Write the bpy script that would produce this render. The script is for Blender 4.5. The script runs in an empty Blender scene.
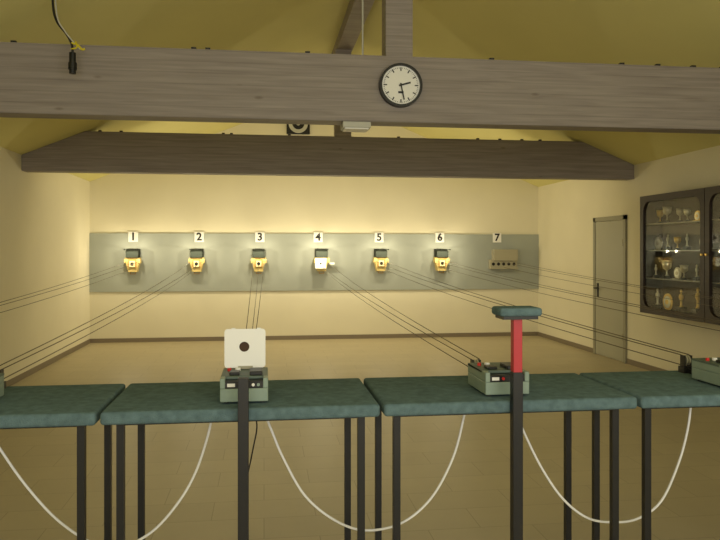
import bpy, bmesh, math, random
from mathutils import Vector, Matrix
random.seed(4)
scene = bpy.context.scene
try:
    scene.view_settings.view_transform = 'Standard'
    scene.view_settings.look = 'None'
except Exception as e:
    print(e)

# ---------------------------------------------------------------- materials
def lin(c):
    out = []
    for v in c:
        v /= 255.0
        out.append(v / 12.92 if v <= 0.04045 else ((v + 0.055) / 1.055) ** 2.4)
    return (out[0], out[1], out[2], 1.0)

def mat(name, rgb, rough=0.6, metal=0.0, noise=0.0, nscale=8.0, bump=0.0, bscale=60.0, stretch=(1, 1, 1), spec=0.5, emit=0.0):
    m = bpy.data.materials.new(name)
    m.use_nodes = True
    nt = m.node_tree
    b = nt.nodes['Principled BSDF']
    c = lin(rgb)
    b.inputs['Base Color'].default_value = c
    b.inputs['Roughness'].default_value = rough
    b.inputs['Metallic'].default_value = metal
    b.inputs['Specular IOR Level'].default_value = spec
    if emit > 0:
        b.inputs['Emission Color'].default_value = c
        b.inputs['Emission Strength'].default_value = emit
    tc = nt.nodes.new('ShaderNodeTexCoord')
    mp = nt.nodes.new('ShaderNodeMapping')
    mp.inputs['Scale'].default_value = stretch
    nt.links.new(tc.outputs['Object'], mp.inputs['Vector'])
    if noise > 0:
        n = nt.nodes.new('ShaderNodeTexNoise')
        n.inputs['Scale'].default_value = nscale
        n.inputs['Detail'].default_value = 6
        nt.links.new(mp.outputs['Vector'], n.inputs['Vector'])
        r = nt.nodes.new('ShaderNodeValToRGB')
        r.color_ramp.elements[0].position = 0.3
        r.color_ramp.elements[1].position = 0.7
        r.color_ramp.elements[0].color = (c[0] * (1 - noise), c[1] * (1 - noise), c[2] * (1 - noise), 1)
        r.color_ramp.elements[1].color = (min(1, c[0] * (1 + noise)), min(1, c[1] * (1 + noise)), min(1, c[2] * (1 + noise)), 1)
        nt.links.new(n.outputs['Fac'], r.inputs['Fac'])
        nt.links.new(r.outputs['Color'], b.inputs['Base Color'])
    if bump > 0:
        n2 = nt.nodes.new('ShaderNodeTexNoise')
        n2.inputs['Scale'].default_value = bscale
        n2.inputs['Detail'].default_value = 4
        nt.links.new(mp.outputs['Vector'], n2.inputs['Vector'])
        bp = nt.nodes.new('ShaderNodeBump')
        bp.inputs['Strength'].default_value = bump
        bp.inputs['Distance'].default_value = 0.01
        nt.links.new(n2.outputs['Fac'], bp.inputs['Height'])
        nt.links.new(bp.outputs['Normal'], b.inputs['Normal'])
    return m

WALL = mat('cream_plaster', (228, 222, 198), 0.9, noise=0.03, nscale=1.5, bump=0.15, bscale=80)
CEIL = mat('yellow_ceiling_paint', (222, 215, 148), 0.9, noise=0.03, nscale=1.2, bump=0.1)
PANEL = mat('grey_backstop', (160, 166, 160), 0.7, noise=0.06, nscale=2)
BASE = mat('skirting_tile', (128, 116, 98), 0.5)
FABRIC = mat('teal_carpet', (94, 116, 122), 1.0, noise=0.2, nscale=30, bump=0.45, bscale=200, spec=0.1)
BLACK = mat('black_steel', (22, 22, 24), 0.45)
BLACKP = mat('black_plastic', (15, 15, 16), 0.4)
GGREEN = mat('grey_green_metal', (132, 150, 138), 0.45, noise=0.08, nscale=15)
GGREEND = mat('dark_grey_green_metal', (84, 100, 92), 0.5)
RED = mat('red_paint', (178, 40, 50), 0.45)
REDB = mat('red_button', (200, 30, 25), 0.4)
WHITE = mat('white_plastic', (240, 240, 238), 0.5)
CORD = mat('white_cord', (235, 235, 235), 0.5)
YEL = mat('yellow_target_housing', (206, 184, 118), 0.6, noise=0.08, nscale=12)
YELD = mat('ochre_target_recess', (165, 126, 62), 0.7)
HOOD = mat('dark_green_hood', (22, 32, 24), 0.8)
CARD = mat('target_card', (228, 212, 165), 0.9)
CARDW = mat('white_target_card', (250, 250, 245), 0.9)
GREYM = mat('warm_grey_metal', (165, 160, 138), 0.5)
WIRE = mat('steel_wire', (88, 78, 56), 0.6)
DOORM = mat('door_grey_paint', (168, 166, 148), 0.5, noise=0.03, nscale=2)
DOORF = mat('door_frame_grey', (150, 147, 128), 0.5)
DWOOD = mat('dark_brown_wood', (46, 34, 28), 0.5, noise=0.25, nscale=6, stretch=(1, 1, 6))
CASEI = mat('cabinet_interior', (92, 76, 54), 0.7)
SHELF = mat('shelf_edge', (150, 142, 120), 0.3)
SILVER = mat('trophy_silver', (228, 222, 200), 0.3, 0.75)
GOLD = mat('trophy_gold', (235, 198, 105), 0.35, 0.7)
PEWTER = mat('pewter', (195, 185, 155), 0.35, 0.6)
YWIRE = mat('yellow_wire', (215, 200, 40), 0.5)
LIGHTGREY = mat('light_grey_plastic', (190, 190, 180), 0.5)
BROWNC = mat('brown_card', (70, 50, 36), .8)

def wood():
    m = bpy.data.materials.new('grey_glazed_glulam')
    m.use_nodes = True
    nt = m.node_tree
    b = nt.nodes['Principled BSDF']
    b.inputs['Roughness'].default_value = 0.6
    tc = nt.nodes.new('ShaderNodeTexCoord')
    mp = nt.nodes.new('ShaderNodeMapping')
    mp.inputs['Scale'].default_value = (0.7, 6, 14)
    nt.links.new(tc.outputs['Object'], mp.inputs['Vector'])
    n = nt.nodes.new('ShaderNodeTexNoise')
    n.inputs['Scale'].default_value = 2.5
    n.inputs['Detail'].default_value = 8
    n.inputs['Distortion'].default_value = 0.6
    nt.links.new(mp.outputs['Vector'], n.inputs['Vector'])
    r = nt.nodes.new('ShaderNodeValToRGB')
    r.color_ramp.elements[0].position = 0.3
    r.color_ramp.elements[1].position = 0.72
    r.color_ramp.elements[0].color = lin((134, 125, 121))
    r.color_ramp.elements[1].color = lin((158, 149, 144))
    nt.links.new(n.outputs['Fac'], r.inputs['Fac'])
    w = nt.nodes.new('ShaderNodeTexWave')
    w.bands_direction = 'Z'
    w.inputs['Scale'].default_value = 3.9
    w.inputs['Distortion'].default_value = 0.0
    nt.links.new(tc.outputs['Object'], w.inputs['Vector'])
    r2 = nt.nodes.new('ShaderNodeValToRGB')
    r2.color_ramp.elements[0].position = 0.0
    r2.color_ramp.elements[0].color = (0.85, 0.85, 0.85, 1)
    r2.color_ramp.elements[1].position = 0.05
    r2.color_ramp.elements[1].color = (1, 1, 1, 1)
    nt.links.new(w.outputs['Fac'], r2.inputs['Fac'])
    mx = nt.nodes.new('ShaderNodeMixRGB')
    mx.blend_type = 'MULTIPLY'
    mx.inputs['Fac'].default_value = 1
    nt.links.new(r.outputs['Color'], mx.inputs['Color1'])
    nt.links.new(r2.outputs['Color'], mx.inputs['Color2'])
    v = nt.nodes.new('ShaderNodeTexVoronoi')
    v.inputs['Scale'].default_value = 1.0
    mp3 = nt.nodes.new('ShaderNodeMapping')
    mp3.inputs['Scale'].default_value = (2.2, 3, 6)
    nt.links.new(tc.outputs['Object'], mp3.inputs['Vector'])
    nt.links.new(mp3.outputs['Vector'], v.inputs['Vector'])
    r3 = nt.nodes.new('ShaderNodeValToRGB')
    r3.color_ramp.elements[0].position = 0.03
    r3.color_ramp.elements[0].color = (0.7, 0.66, 0.62, 1)
    r3.color_ramp.elements[1].position = 0.09
    r3.color_ramp.elements[1].color = (1, 1, 1, 1)
    nt.links.new(v.outputs['Distance'], r3.inputs['Fac'])
    mx2 = nt.nodes.new('ShaderNodeMixRGB')
    mx2.blend_type = 'MULTIPLY'
    mx2.inputs['Fac'].default_value = 1
    nt.links.new(mx.outputs['Color'], mx2.inputs['Color1'])
    nt.links.new(r3.outputs['Color'], mx2.inputs['Color2'])
    nt.links.new(mx2.outputs['Color'], b.inputs['Base Color'])
    return m
WOOD = wood()

def floor_mat():
    m = bpy.data.materials.new('beige_floor_tile')
    m.use_nodes = True
    nt = m.node_tree
    b = nt.nodes['Principled BSDF']
    tc = nt.nodes.new('ShaderNodeTexCoord')
    br = nt.nodes.new('ShaderNodeTexBrick')
    br.offset = 0.5
    br.inputs['Scale'].default_value = 1.0
    br.inputs['Brick Width'].default_value = 0.6
    br.inputs['Row Height'].default_value = 0.3
    br.inputs['Mortar Size'].default_value = 0.003
    br.inputs['Mortar Smooth'].default_value = 0.4
    br.inputs['Color1'].default_value = lin((184, 172, 142))
    br.inputs['Color2'].default_value = lin((179, 167, 138))
    br.inputs['Mortar'].default_value = lin((156, 144, 118))
    nt.links.new(tc.outputs['Object'], br.inputs['Vector'])
    n = nt.nodes.new('ShaderNodeTexNoise')
    n.inputs['Scale'].default_value = 5
    n.inputs['Detail'].default_value = 6
    nt.links.new(tc.outputs['Object'], n.inputs['Vector'])
    r = nt.nodes.new('ShaderNodeValToRGB')
    r.color_ramp.elements[0].color = (0.93, 0.93, 0.93, 1)
    r.color_ramp.elements[1].color = (1.04, 1.04, 1.04, 1)
    nt.links.new(n.outputs['Fac'], r.inputs['Fac'])
    mx = nt.nodes.new('ShaderNodeMixRGB')
    mx.blend_type = 'MULTIPLY'
    mx.inputs['Fac'].default_value = 1
    nt.links.new(br.outputs['Color'], mx.inputs['Color1'])
    nt.links.new(r.outputs['Color'], mx.inputs['Color2'])
    nt.links.new(mx.outputs['Color'], b.inputs['Base Color'])
    b.inputs['Roughness'].default_value = 0.42
    b.inputs['Specular IOR Level'].default_value = 0.4
    return m
FLOOR = floor_mat()

def glass_mat():
    m = bpy.data.materials.new('cabinet_glass')
    m.use_nodes = True
    nt = m.node_tree
    nt.nodes.remove(nt.nodes['Principled BSDF'])
    out = nt.nodes['Material Output']
    t = nt.nodes.new('ShaderNodeBsdfTransparent')
    t.inputs['Color'].default_value = (0.96, 0.97, 0.96, 1)
    g = nt.nodes.new('ShaderNodeBsdfGlossy')
    g.inputs['Roughness'].default_value = 0.02
    mx = nt.nodes.new('ShaderNodeMixShader')
    mx.inputs['Fac'].default_value = 0.06
    nt.links.new(t.outputs['BSDF'], mx.inputs[1])
    nt.links.new(g.outputs['BSDF'], mx.inputs[2])
    nt.links.new(mx.outputs['Shader'], out.inputs['Surface'])
    return m
GLASS = glass_mat()

# ---------------------------------------------------------------- mesh builder
def temp_curve_mesh(cu):
    ob = bpy.data.objects.new('tmp', cu)
    scene.collection.objects.link(ob)
    bpy.context.view_layer.update()
    dg = bpy.context.evaluated_depsgraph_get()
    me = bpy.data.meshes.new_from_object(ob.evaluated_get(dg))
    bpy.data.objects.remove(ob)
    return me

class Build:
    def __init__(self, name):
        self.name = name
        self.bm = bmesh.new()
        self.mats = []
    def _mi(self, m):
        if m not in self.mats:
            self.mats.append(m)
        return self.mats.index(m)
    def _merge(self, tb, m, smooth=False, mtx=None):
        if mtx is not None:
            bmesh.ops.transform(tb, matrix=mtx, verts=tb.verts)
        i = self._mi(m)
        for f in tb.faces:
            f.material_index = i
            f.smooth = smooth
        me = bpy.data.meshes.new('t')
        tb.to_mesh(me)
        tb.free()
        self.bm.from_mesh(me)
        bpy.data.meshes.remove(me)
    def box(self, x0, x1, y0, y1, z0, z1, m, bev=0.0, seg=2, rot=None):
        tb = bmesh.new()
        bmesh.ops.create_cube(tb, size=1)
        bmesh.ops.scale(tb, vec=(abs(x1 - x0), abs(y1 - y0), abs(z1 - z0)), verts=tb.verts)
        if bev > 0:
            bmesh.ops.bevel(tb, geom=tb.edges[:], offset=bev, segments=seg, affect='EDGES', profile=0.5)
        mt = Matrix.Translation(((x0 + x1) / 2, (y0 + y1) / 2, (z0 + z1) / 2))
        if rot is not None:
            mt = mt @ rot
        self._merge(tb, m, bev > 0 and seg > 2, mt)
    def cyl(self, c, r, h, m, axis='Z', seg=24, r2=None):
        tb = bmesh.new()
        bmesh.ops.create_cone(tb, cap_ends=True, segments=seg, radius1=r, radius2=r if r2 is None else r2, depth=h)
        R = {'Z': Matrix.Identity(4), 'Y': Matrix.Rotation(math.radians(90), 4, 'X'), 'X': Matrix.Rotation(math.radians(90), 4, 'Y')}[axis]
        self._merge(tb, m, False, Matrix.Translation(c) @ R)
    def prism(self, pts, axis, a, b, m, bev=0):
        tb = bmesh.new()
        def P(p, t):
            if axis == 'Y': return (p[0], t, p[1])
            if axis == 'X': return (t, p[0], p[1])
            return (p[0], p[1], t)
        v0 = [tb.verts.new(P(p, a)) for p in pts]
        v1 = [tb.verts.new(P(p, b)) for p in pts]
        tb.faces.new(v0)
        tb.faces.new(list(reversed(v1)))
        n = len(pts)
        for i in range(n):
            tb.faces.new((v0[i], v1[i], v1[(i + 1) % n], v0[(i + 1) % n]))
        bmesh.ops.recalc_face_normals(tb, faces=tb.faces)
        if bev > 0:
            bmesh.ops.bevel(tb, geom=tb.edges[:], offset=bev, segments=2, affect='EDGES')
        self._merge(tb, m)
    def hexa(self, bottom, top, m):
        tb = bmesh.new()
        a = [tb.verts.new(p) for p in bottom]
        b = [tb.verts.new(p) for p in top]
        tb.faces.new(a); tb.faces.new(b)
        for i in range(4):
            tb.faces.new((a[i], a[(i + 1) % 4], b[(i + 1) % 4], b[i]))
        bmesh.ops.recalc_face_normals(tb, faces=tb.faces)
        self._merge(tb, m)
    def lathe(self, prof, c, m, seg=18):
        tb = bmesh.new()
        rings = []
        for r, z in prof:
            rings.append([tb.verts.new((c[0] + r * math.cos(2 * math.pi * k / seg), c[1] + r * math.sin(2 * math.pi * k / seg), c[2] + z)) for k in range(seg)])
        for i in range(len(rings) - 1):
            for k in range(seg):
                tb.faces.new((rings[i][k], rings[i][(k + 1) % seg], rings[i + 1][(k + 1) % seg], rings[i + 1][k]))
        tb.faces.new(list(reversed(rings[0])))
        tb.faces.new(rings[-1])
        self._merge(tb, m, True)
    def mesh(self, me, m, mtx, smooth=False):
        tb = bmesh.new()
        tb.from_mesh(me)
        bpy.data.meshes.remove(me)
        self._merge(tb, m, smooth, mtx)
    def plate(self, loops, th, m, mtx):
        cu = bpy.data.curves.new('c', 'CURVE')
        cu.dimensions = '2D'
        cu.fill_mode = 'BOTH'
        cu.extrude = th / 2
        for lp in loops:
            s = cu.splines.new('POLY')
            s.points.add(len(lp) - 1)
            for i, p in enumerate(lp):
                s.points[i].co = (p[0], p[1], 0, 1)
            s.use_cyclic_u = True
        self.mesh(temp_curve_mesh(cu), m, mtx)
    def tube(self, pts, r, m, smooth_path=False, res=2):
        if smooth_path:
            P = [Vector(p) for p in pts]
            out = []
            for i in range(len(P) - 1):
                p0 = P[max(i - 1, 0)]; p1 = P[i]; p2 = P[i + 1]; p3 = P[min(i + 2, len(P) - 1)]
                for k in range(6):
                    t = k / 6
                    out.append(0.5 * ((2 * p1) + (-p0 + p2) * t + (2 * p0 - 5 * p1 + 4 * p2 - p3) * t * t + (-p0 + 3 * p1 - 3 * p2 + p3) * t ** 3))
            out.append(P[-1])
            pts = out
        cu = bpy.data.curves.new('c', 'CURVE')
        cu.dimensions = '3D'
        cu.bevel_depth = r
        cu.bevel_resolution = res
        cu.use_fill_caps = True
        s = cu.splines.new('POLY')
        s.points.add(len(pts) - 1)
        for i, p in enumerate(pts):
            s.points[i].co = (p[0], p[1], p[2], 1)
        self.mesh(temp_curve_mesh(cu), m, Matrix.Identity(4), True)
    def text(self, body, size, th, m, mtx):
        cu = bpy.data.curves.new('c', 'FONT')
        cu.body = body
        cu.size = size
        cu.align_x = 'CENTER'
        cu.align_y = 'CENTER'
        cu.extrude = th
        cu.offset = size * 0.03
        self.mesh(temp_curve_mesh(cu), m, mtx)
    def done(self):
        me = bpy.data.meshes.new(self.name)
        self.bm.to_mesh(me)
        self.bm.free()
        for m in self.mats:
            me.materials.append(m)
        ob = bpy.data.objects.new(self.name, me)
        scene.collection.objects.link(ob)
        return ob

def rrect(x0, x1, y0, y1, r, n=8):
    pts = []
    for cx, cy, a0 in ((x1 - r, y1 - r, 0), (x0 + r, y1 - r, 90), (x0 + r, y0 + r, 180), (x1 - r, y0 + r, 270)):
        for k in range(n + 1):
            a = math.radians(a0 + 90 * k / n)
            pts.append((cx + r * math.cos(a), cy + r * math.sin(a)))
    return pts
def circ(cx, cy, r, n=40):
    return [(cx + r * math.cos(2 * math.pi * k / n), cy + r * math.sin(2 * math.pi * k / n)) for k in range(n)]
FACE_FRONT = Matrix.Rotation(math.radians(90), 4, 'X')

# ---------------------------------------------------------------- room
XL, XR, YB, YF = -2.88, 4.92, 12.5, -2.0
XC = 1.02
ZE, SL = 2.69, 0.41
ZR = ZE + SL * (XC - XL)

def simple_box(name, x0, x1, y0, y1, z0, z1, m, bev=0):
    b = Build(name); b.box(x0, x1, y0, y1, z0, z1, m, bev); return b.done()

simple_box('floor', XL - .15, XR + .15, YF - .15, YB + .15, -.1, 0, FLOOR)
simple_box('wall_left', XL - .15, XL, YF, YB, 0, ZE, WALL)
simple_box('wall_right', XR, XR + .15, YF, YB, 0, ZE, WALL)
for nm, y0, y1 in (('wall_back', YB, YB + .15), ('wall_front', YF - .15, YF)):
    b = Build(nm)
    b.prism([(XL - .15, 0), (XR + .15, 0), (XR + .15, ZE), (XC, ZR), (XL - .15, ZE)], 'Y', y0, y1, WALL)
    b.done()
b = Build('ceiling')
b.prism([(XL - .15, ZE - .0615), (XC, ZR), (XC, ZR + .18), (XL - .15, ZE + .12)], 'Y', YF - .15, YB + .15, CEIL)
b.prism([(XR + .15, ZE - .0615), (XC, ZR), (XC, ZR + .18), (XR + .15, ZE + .12)], 'Y', YF - .15, YB + .15, CEIL)
b.done()
simple_box('baseboard_back', XL, XR, YB - .012, YB, 0, .07, BASE)
simple_box('baseboard_left', XL, XL + .012, YF, YB - .012, 0, .07, BASE)
b = Build('baseboard_right')
b.box(XR - .012, XR, 10.25, YB - .012, 0, .07, BASE)
b.box(XR - .012, XR, YF, 9.26, 0, .07, BASE)
b.done()

def tie_beam(y):
    b = Build('timber_tie_beam')
    dx = (2.99 - ZE) / SL
    b.prism([(XL, 2.5), (XR, 2.5), (XR, ZE), (XR - dx, 2.99), (XL + dx, 2.99), (XL, ZE)], 'Y', y, y + .2, WOOD, 0.006)
    for x in (-2.0, -1.75, -.52, -.42, .3, 1.7, 2.75, 3.05, 3.35, 3.6):
        b.box(x, x + .035, y + .03, y + .06, 2.985, 3.01, BLACK)
    return b.done()
tie_beam(5.26)
tie_beam(9.08)
b = Build('timber_ridge_beam')
b.box(XC - .1, XC + .1, YF, YB, 4.1, ZR - .03, WOOD)
b.done()
for y in (5.26, 9.08):
    b = Build('timber_king_post')
    b.box(XC - .125, XC + .08, y + .01, y + .19, 2.99, 4.1, WOOD, .004)
    b.done()
b = Build('electrical_conduit')
b.tube([(.74, 5.4, 2.99), (.74, 5.4, 4.15)], .007, LIGHTGREY)
b.done()

# ---------------------------------------------------------------- backstop panel, signs, targets
simple_box('backstop_panel', XL + .001, XR - .001, YB - .03, YB, .85, 1.83, PANEL)
LANE = [-2.18 + 1.065 * i for i in range(7)]
signx = [-2.175, -1.09, -.07, .93, 2.0, 3.09, 4.14]
for i in range(7):
    b = Build('lane_number_sign')
    x = signx[i]
    b.box(x - .078, x + .078, YB - .036, YB - .03, 1.685, 1.855, WHITE)
    b.text(str(i + 1), .18, .001, BLACKP, Matrix.Translation((x, YB - .038, 1.77)) @ FACE_FRONT)
    b.done()

TGX = [-2.16, -1.12, -.09, .98, 2.01, 3.09]
def target_unit(x, i):
    b = Build('target_holder_box')
    y = YB - .03
    z = 1.31
    w0, w1 = .07, .115
    b.hexa([(x - w0, y, z - .125), (x + w0, y, z - .125), (x + w0, y - .15, z - .125), (x - w0, y - .15, z - .125)],
           [(x - w1, y, z + .06), (x + w1, y, z + .06), (x + w1, y - .18, z + .06), (x - w1, y - .18, z + .06)], YEL)
    b.box(x - w1, x + w1, y - .17, y, z + .06, z + .115, YEL)
    b.box(x - w1 - .015, x - w1, y - .19, y - .05, z + .02, z + .09, YEL)
    b.box(x + w1, x + w1 + .015, y - .19, y - .05, z + .02, z + .09, YEL)
    b.box(x - .065, x + .065, y - .185, y - .175, z - .05, z + .09, YELD)
    b.box(x - .045, x + .045, y - .192, y - .183, z - .04, z + .06, CARD)
    b.cyl((x, y - .194, z + .01), .028, .006, BLACKP, 'Y')
    b.prism([(y, z + .115), (y, z + .255), (y - .1, z + .255), (y - .21, z + .215), (y - .21, z + .115)],
            'X', x - .1, x + .1, HOOD)
    # two small lamps on thin arms in front of the hood
    for s in (-1, 1):
        b.tube([(x + s * .06, y - .1, z + .25), (x + s * .085, y - .38, z + .247)], .004, HOOD)
        b.cyl((x + s * .085, y - .38, z + .247), .012, .02, HOOD)
    b.tube([(x - .04, y - .1, z - .125), (x - .04, y - .12, z - .16), (x + .04, y - .12, z - .16), (x + .04, y - .1, z - .125)], .006, YELD)
    if i == 3:
        b.box(x - .115, x + .07, y - .215, y - .208, z - .075, z + .1, CARDW)
        b.cyl((x - .02, y - .217, z + .012), .016, .004, BLACKP, 'Y')
        b.box(x + .13, x + .22, y - .15, y - .1, z - .01, z + .025, WHITE)
    b.done()
    for s in (-1, 1):
        l = bpy.data.lights.new('target_lamp_light', 'POINT')
        l.energy = 6.0 if i != 3 else 8
        l.color = (1, .86, .56)
        l.shadow_soft_size = .014
        o = bpy.data.objects.new('target_lamp_light', l)
        o.location = (x + s * .085, y - .38, z + .218)
        scene.collection.objects.link(o)
for i in range(6):
    target_unit(TGX[i], i)
b = Build('five_bullseye_target_frame')
x = LANE[6] + .02; y = YB - .03
b.box(x - .25, x + .25, y - .1, y, 1.24, 1.38, GREYM, .004)
b.box(x - .19, x + .25, y - .14, y - .12, 1.36, 1.56, GREYM, .004)
b.box(x - .19, x - .17, y - .12, y, 1.36, 1.56, GREYM)
b.box(x + .23, x + .25, y - .12, y, 1.36, 1.56, GREYM)
for k in range(5):
    b.cyl((x - .19 + .095 * k, y - .1, 1.30), .028, .006, BLACKP, 'Y')
b.box(x - .25, x + .25, y - .16, y, 1.215, 1.24, GREYM)
b.done()

b = Build('wall_ventilation_fan')
fx, fz = .585, 3.73
b.box(fx - .2, fx + .2, YB - .06, YB, fz - .18, fz + .18, BLACKP, .01)
b.plate([circ(0, 0, .165), circ(0, 0, .105)], .03, LIGHTGREY, Matrix.Translation((fx, YB - .07, fz)) @ FACE_FRONT)
b.cyl((fx, YB - .075, fz), .035, .03, LIGHTGREY, 'Y')
for k in range(5):
    a = 2 * math.pi * k / 5
    b.box(fx + .07 * math.cos(a) - .03, fx + .07 * math.cos(a) + .03, YB - .07, YB - .062, fz + .07 * math.sin(a) - .012, fz + .07 * math.sin(a) + .012, BLACK,
          rot=Matrix.Rotation(-a, 4, 'Y'))
b.done()

# ---------------------------------------------------------------- door + display cabinet
b = Build('door_1')
b.box(XR - .03, XR, 9.27, 9.33, 0, 2.03, DOORF)
b.box(XR - .03, XR, 10.18, 10.24, 0, 2.03, DOORF)
b.box(XR - .03, XR, 9.27, 10.24, 1.97, 2.03, DOORF)
b.box(XR - .022, XR, 9.335, 10.175, .01, 1.965, DOORM, .004)
b.box(XR - .03, XR - .02, 10.07, 10.12, .86, 1.06, BLACKP)
b.cyl((XR - .055, 10.095, .99), .01, .05, BLACKP, 'X')
b.tube([(XR - .08, 10.1, .99), (XR - .08, 9.97, .985)], .011, BLACKP)
b.box(XR - .035, XR - .02, 9.335, 9.35, .3, .4, GREYM)
b.box(XR - .035, XR - .02, 9.335, 9.35, 1.6, 1.7, GREYM)
b.done()

cab = bpy.data.objects.new('trophy_display_cabinet', None)
scene.collection.objects.link(cab)
CX, CY0, CY1, CZ0, CZ1 = 4.62, 5.75, 8.39, .78, 2.21
b = Build('cabinet_body')
b.box(XR - .02, XR, CY0, CY1, CZ0, CZ1, CASEI)
b.box(CX + .03, XR - .02, CY0, CY0 + .03, CZ0, CZ1, DWOOD)
b.box(CX + .03, XR - .02, CY1 - .03, CY1, CZ0, CZ1, DWOOD)
b.box(CX + .03, XR - .02, CY0 + .03, CY1 - .03, CZ0, CZ0 + .05, DWOOD)
b.box(CX + .03, XR - .02, CY0 + .03, CY1 - .03, CZ1 - .05, CZ1, DWOOD)
b.box(CX + .03, XR - .02, 7.055, 7.085, CZ0 + .05, CZ1 - .05, DWOOD)
SH = [1.21, 1.55, 1.87]
for z in SH:
    b.box(CX + .06, XR - .02, CY0 + .03, 7.055, z - .012, z, SHELF)
    b.box(CX + .06, XR - .02, 7.085, CY1 - .03, z - .012, z, SHELF)
b.done().parent = cab
MYZ = Matrix(((0, 0, 1, 0), (1, 0, 0, 0), (0, 1, 0, 0), (0, 0, 0, 1)))
for y0, y1 in ((CY0, 7.065), (7.075, CY1)):
    b = Build('cabinet_door')
    b.plate([[(y0, CZ0), (y1, CZ0), (y1, CZ1), (y0, CZ1)], rrect(y0 + .075, y1 - .075, CZ0 + .075, CZ1 - .075, .12)], .03, DWOOD,
            Matrix.Translation((CX + .015, 0, 0)) @ MYZ)
    b.cyl((CX - .008, y0 + .035 if y1 > 8 else y1 - .035, 1.5), .012, .02, GOLD, 'X')
    b.done().parent = cab
    b = Build('cabinet_glass')
    b.box(CX + .018, CX + .022, y0 + .06, y1 - .06, CZ0 + .06, CZ1 - .06, GLASS)
    b.done().parent = cab

b = Build('trophies')
def cup(x, y, z, h, m):
    b.lathe([(h * .2, 0), (h * .2, h * .1), (h * .15, h * .12), (h * .15, h * .16)], (x, y, z), BLACKP)
    b.lathe([(h * .12, h * .16), (h * .045, h * .24), (h * .04, h * .38), (h * .06, h * .46), (h * .2, h * .56), (h * .24, h * .74), (h * .28, h), (h * .25, h)], (x, y, z), m)
    for s in (-1, 1):
        b.tube([(x, y + s * h * .26, z + h * .9), (x, y + s * h * .42, z + h * .85), (x, y + s * h * .4, z + h * .65), (x, y + s * h * .22, z + h * .6)], h * .026, m, True, 1)
def dish(x, y, z, r, m):
    b.cyl((x + .03, y, z + r), r, .012, m, 'X', 28)
    b.cyl((x + .022, y, z + r), r * .7, .012, GOLD if m is SILVER else SILVER, 'X', 28)
    b.cyl((x + .016, y, z + r), r * .3, .012, m, 'X', 28)
    b.box(x - .02, x + .05, y - .02, y + .02, z, z + .01, m)
def figure(x, y, z, h, m):
    b.box(x - h * .16, x + h * .16, y - h * .16, y + h * .16, z, z + h * .22, BLACKP)
    b.lathe([(h * .1, h * .22), (h * .05, h * .3), (h * .05, h * .5), (h * .1, h * .62), (h * .09, h * .74), (h * .03, h * .8), (h * .06, h * .88), (h * .03, h * .97)], (x, y, z), m)
for z, hs in ((CZ0 + .05, .3), (SH[0], .22), (SH[1], .21), (SH[2], .2)):
    y = CY0 + .16
    while y < CY1 - .13:
        if abs(y - 7.07) < .12:
            y += .12
            continue
        h = hs * random.uniform(.7, 1.05)
        k = random.random()
        x = random.uniform(4.73, 4.8)
        mm = random.choice([SILVER, GOLD, GOLD, PEWTER])
        if z < .9: mm = random.choice([GOLD, GOLD, SILVER])
        if k < .45: cup(x, y, z, h, mm)
        elif k < .75: dish(x, y, z, h * .42, mm)
        else: figure(x, y, z, h, mm)
        y += h * .65 + random.uniform(.05, .12)
b.done().parent = cab

# ---------------------------------------------------------------- shooting tables with lane equipment
TC = [-.077 + 1.065 * (i - 2) for i in range(7)]
Y0, Y1, ZT = 2.76, 3.36, .95
def table(c):
    b = Build('shooting_table')
    b.box(c - .525, c + .525, Y0, Y1, ZT - .05, ZT, FABRIC, .014, 4)
    for sx in (-.463, .459):
        for yy in (2.835, 3.3):
            b.box(c + sx - .014, c + sx + .014, yy - .014, yy + .014, 0.004, ZT - .05, BLACK)
            b.box(c + sx - .02, c + sx + .02, yy - .02, yy + .02, 0, .02, BLACKP)
        b.box(c + sx - .012, c + sx + .012, 2.85, 3.285, ZT - .065, ZT - .05, BLACK)
    for yy in (2.835, 3.3):
        b.box(c - .448, c + .444, yy - .012, yy + .012, ZT - .065, ZT - .05, BLACK)
    return b.done()
def rest_post(c, with_rest):
    b = Build('rifle_rest_post')
    y = Y0 - .024
    b.box(c - .02, c + .02, y - .02, y + .02, 0.004, 1.07, BLACK, .002)
    b.box(c - .06, c + .06, y - .04, y + .02, 0, .012, BLACK)
    if with_rest:
        b.box(c - .018, c + .018, y - .018, y + .018, 1.0, 1.285, RED, .002)
        b.box(c - .07, c + .07, y - .05, y + .05, 1.28, 1.292, BLACK)
        b.box(c - .085, c + .085, y - .06, y + .06, 1.292, 1.326, FABRIC, .012, 4)
    return b.done()
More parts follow.
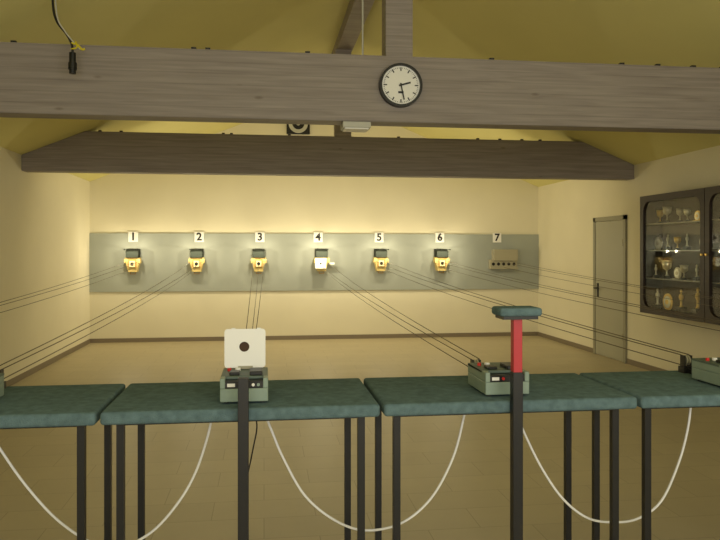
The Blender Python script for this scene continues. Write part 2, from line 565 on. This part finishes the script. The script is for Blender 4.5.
def winch(c):
    b = Build('target_carrier_winch')
    y0, y1 = 2.84, 3.1
    w = .093
    z = ZT
    for sx in (-.07, .07):
        for yy in (y0 + .03, y1 - .03):
            b.cyl((c + sx, yy, z + .004), .01, .008, BLACKP)
    b.box(c - w, c + w, y0, y1, z + .008, z + .06, GGREEN, .004)
    b.box(c - w + .003, c + w - .003, y0 + .004, y1, z + .06, z + .088, BLACKP, .002)
    b.box(c - w, c + w, y0 + .05, y1 + .002, z + .088, z + .1, GGREEND, .003)
    b.box(c - w, c - w + .02, y0, y1, z + .06, z + .1, GGREEN, .003)
    b.box(c + w - .02, c + w, y0, y1, z + .06, z + .1, GGREEN, .003)
    b.box(c - .065, c - .035, y0 + .001, y0 + .005, z + .067, z + .08, WHITE)
    b.cyl((c - .018, y0 + .003, z + .074), .006, .01, REDB, 'Y')
    b.cyl((c + .035, y0 + .003, z + .074), .006, .01, WHITE, 'Y')
    b.cyl((c + .055, y0 + .003, z + .074), .006, .01, GGREEN, 'Y')
    b.box(c - .06, c - .02, y0 + .07, y0 + .13, z + .1, z + .112, BLACKP, .003)
    b.box(c + .02, c + .07, y0 + .06, y0 + .16, z + .1, z + .116, BLACKP, .003)
    b.cyl((c - .03, y0 + .18, z + .106), .011, .012, WHITE)
    b.cyl((c - .065, y0 + .18, z + .106), .008, .012, REDB)
    b.box(c - .012, c + .012, y1, 3.31, z + .002, z + .022, BLACK)
    b.box(c - .03, c + .03, 3.26, 3.31, z, z + .03, BLACK)
    b.box(c - .02, c - .015, 3.27, 3.31, z + .03, z + .085, BLACK)
    b.box(c + .015, c + .02, 3.27, 3.31, z + .03, z + .085, BLACK)
    for sx in (-.006, .007):
        b.cyl((c + sx, 3.29, z + .06), .024, .006, GREYM, 'X')
    return b.done()
def carrier(c):
    b = Build('target_carrier_card')
    z0 = ZT + .102
    y = 3.06
    b.plate([rrect(-.09, .08, 0, .163, .014), circ(-.008, .088, .021)], .004, WHITE, Matrix.Translation((c + .003, y, z0 + .004)) @ FACE_FRONT)
    b.box(c - .045, c + .04, y + .003, y + .008, z0 + .05, z0 + .125, BROWNC)
    b.box(c - .03, c + .03, y - .01, y + .02, z0, z0 + .012, GREYM)
    for sx in (-.05, .055):
        b.box(c + sx - .008, c + sx + .008, y - .004, y + .004, z0 + .155, z0 + .171, WHITE)
    return b.done()
for i, c in enumerate(TC):
    table(c)
    rest_post(c, i == 3)
    winch(c)
    b = Build('target_pull_wires')
    ly = YB - .24
    lx = TGX[i] if i < 6 else LANE[6]
    for (dx, dz, ez) in ((-.035, .085, .05), (.035, .085, .05), (0, .03, -.06)):
        p0 = Vector((c + dx * .6, 3.3, ZT + dz - .0))
        p1 = Vector((lx + dx * 2.6, ly, 1.30 + ez))
        pts = []
        for k in range(13):
            t = k / 12
            p = p0.lerp(p1, t)
            p.z -= .05 * 4 * t * (1 - t)
            pts.append(p)
        b.tube(pts, .0026, WIRE, res=0)
    b.done()
carrier(TC[2])

PROFS = {
 'u': [(-.03, .905), (.0, .87), (.03, .80), (.078, .685), (.169, .525), (.294, .422), (.421, .38), (.571, .405), (.70, .50), (.797, .66), (.845, .82), (.86, .905)],
 'v': [(-.05, .905), (-.03, .86), (.03, .75), (.12, .61), (.24, .47), (.38, .375), (.50, .36), (.62, .42), (.72, .53), (.79, .65), (.84, .80), (.86, .905)],
 'w': [(-.01, .905), (.01, .86), (.06, .74), (.13, .60), (.22, .47), (.33, .385), (.45, .36), (.57, .365), (.69, .43), (.78, .59), (.83, .75), (.85, .905)],
}
for i, k in enumerate(['u', 'v', 'u', 'w', 'v', 'u']):
    b = Build('white_power_cord')
    off = 1.065 * (i - 2)
    b.tube([(x + off, 3.0 + .03 * math.sin(x * 5 + i), z) for x, z in PROFS[k]], .0055, CORD, True)
    b.done()
b = Build('thin_black_lead')
b.tube([(-.06, 3.05, .905), (-.03, 3.05, .82), (-.045, 3.05, .72), (-.07, 3.05, .6)], .003, BLACKP, True)
b.done()

# ---------------------------------------------------------------- clock
b = Build('wall_clock')
ccx, ccy, ccz, R = 1.0, 5.26, 2.765, .16
F = lambda yy: Matrix.Translation((ccx, yy, ccz)) @ FACE_FRONT
b.cyl((ccx, ccy - .02, ccz), R - .01, .04, WHITE, 'Y', 48)
b.plate([circ(0, 0, R, 64), circ(0, 0, R - .018, 64)], .055, BLACKP, F(ccy - .0275))
for k in range(60):
    a = 2 * math.pi * k / 60
    L, W = (.026, .008) if k % 5 == 0 else (.008, .003)
    r = .13 - L / 2
    b.box(-W / 2 + ccx + r * math.sin(a), W / 2 + ccx + r * math.sin(a), ccy - .043, ccy - .04, ccz + r * math.cos(a) - L / 2, ccz + r * math.cos(a) + L / 2, BLACKP,
          rot=Matrix.Rotation(a, 4, 'Y'))
def hand(ang, L, W, yy):
    a = math.radians(ang)
    r = L / 2 - .015
    b.box(ccx + r * math.sin(a) - W / 2, ccx + r * math.sin(a) + W / 2, yy - .002, yy, ccz + r * math.cos(a) - L / 2, ccz + r * math.cos(a) + L / 2, BLACKP,
          rot=Matrix.Rotation(a, 4, 'Y'))
hand(74, .09, .012, ccy - .045)
hand(168, .125, .009, ccy - .048)
b.cyl((ccx, ccy - .048, ccz), .01, .008, BLACKP, 'Y')
b.box(ccx - .02, ccx + .02, ccy - .042, ccy - .04, ccz - .06, ccz - .045, BLACKP)
b.done()

b = Build('emergency_light')
b.box(.575, .785, 5.27, 5.44, 2.455, 2.5, LIGHTGREY, .006)
b.box(.59, .77, 5.28, 5.43, 2.445, 2.456, WHITE, .003)
b.done()

b = Build('hanging_cable_connector')
hx, hy = -1.275, 5.05
b.tube([(hx - .13, hy, 3.37), (hx - .125, hy, 3.18), (hx - .1, hy, 3.08), (hx - .04, hy, 3.0), (hx - .005, hy, 2.93), (hx, hy, 2.87)], .008, BLACKP, True)
b.tube([(hx - .12, hy + .012, 3.37), (hx - .1, hy, 3.12), (hx - .05, hy - .01, 3.02), (hx + .02, hy, 2.93), (hx + .05, hy, 2.90)], .005, LIGHTGREY, True)
b.tube([(hx - .01, hy, 2.94), (hx + .03, hy, 2.93), (hx + .06, hy, 2.9), (hx + .08, hy, 2.905)], .008, YWIRE, True)
b.tube([(hx - .01, hy, 2.90), (hx + .03, hy - .01, 2.91), (hx + .02, hy, 2.95)], .006, YWIRE, True)
b.cyl((hx, hy, 2.84), .022, .07, BLACKP)
b.cyl((hx, hy, 2.785), .028, .045, BLACKP)
b.cyl((hx, hy, 2.75), .022, .03, BLACK)
b.done()

b = Build('wall_washer_lamp')
for x in (-1.3, 1.02, 3.3):
    b.box(x - .6, x + .6, 9.28, 9.38, 2.7, 2.76, WHITE, .004)
    b.cyl((x, 9.40, 2.70), .014, 1.1, WHITE, 'X')
b.done()

# ---------------------------------------------------------------- lights
def area(name, loc, rot, sx, sy, e, col, spread=180):
    l = bpy.data.lights.new(name, 'AREA')
    l.shape = 'RECTANGLE'
    l.size = sx; l.size_y = sy
    l.energy = e
    l.color = col
    l.spread = math.radians(spread)
    o = bpy.data.objects.new(name, l)
    o.location = loc
    o.rotation_euler = [math.radians(a) for a in rot]
    scene.collection.objects.link(o)
    return o
area('wall_washer_light', (XC, 9.5, 2.66), (62, 0, 0), 4.8, .12, 46, (1, .86, .56))
area('room_daylight', (XC, -1.6, 1.9), (94, 0, 0), 5.0, 1.6, 145, (1.0, .965, .84))
area('mid_room_light', (XC, 6.6, 2.45), (0, 0, 0), 4.0, .3, 12, (1, .9, .62))
w = bpy.data.worlds.new('world')
scene.world = w
w.use_nodes = True
w.node_tree.nodes['Background'].inputs['Color'].default_value = (.5, .5, .5, 1)
w.node_tree.nodes['Background'].inputs['Strength'].default_value = .1

# ---------------------------------------------------------------- camera
cam = bpy.data.cameras.new('camera')
cam.sensor_width = 36
cam.lens = 36
cam.shift_y = -20 / 720
cam.clip_start = .05
co = bpy.data.objects.new('camera', cam)
co.location = (0, 0, 1.55)
co.rotation_euler = (math.radians(90), 0, -math.atan(.1333))
scene.collection.objects.link(co)
scene.camera = co
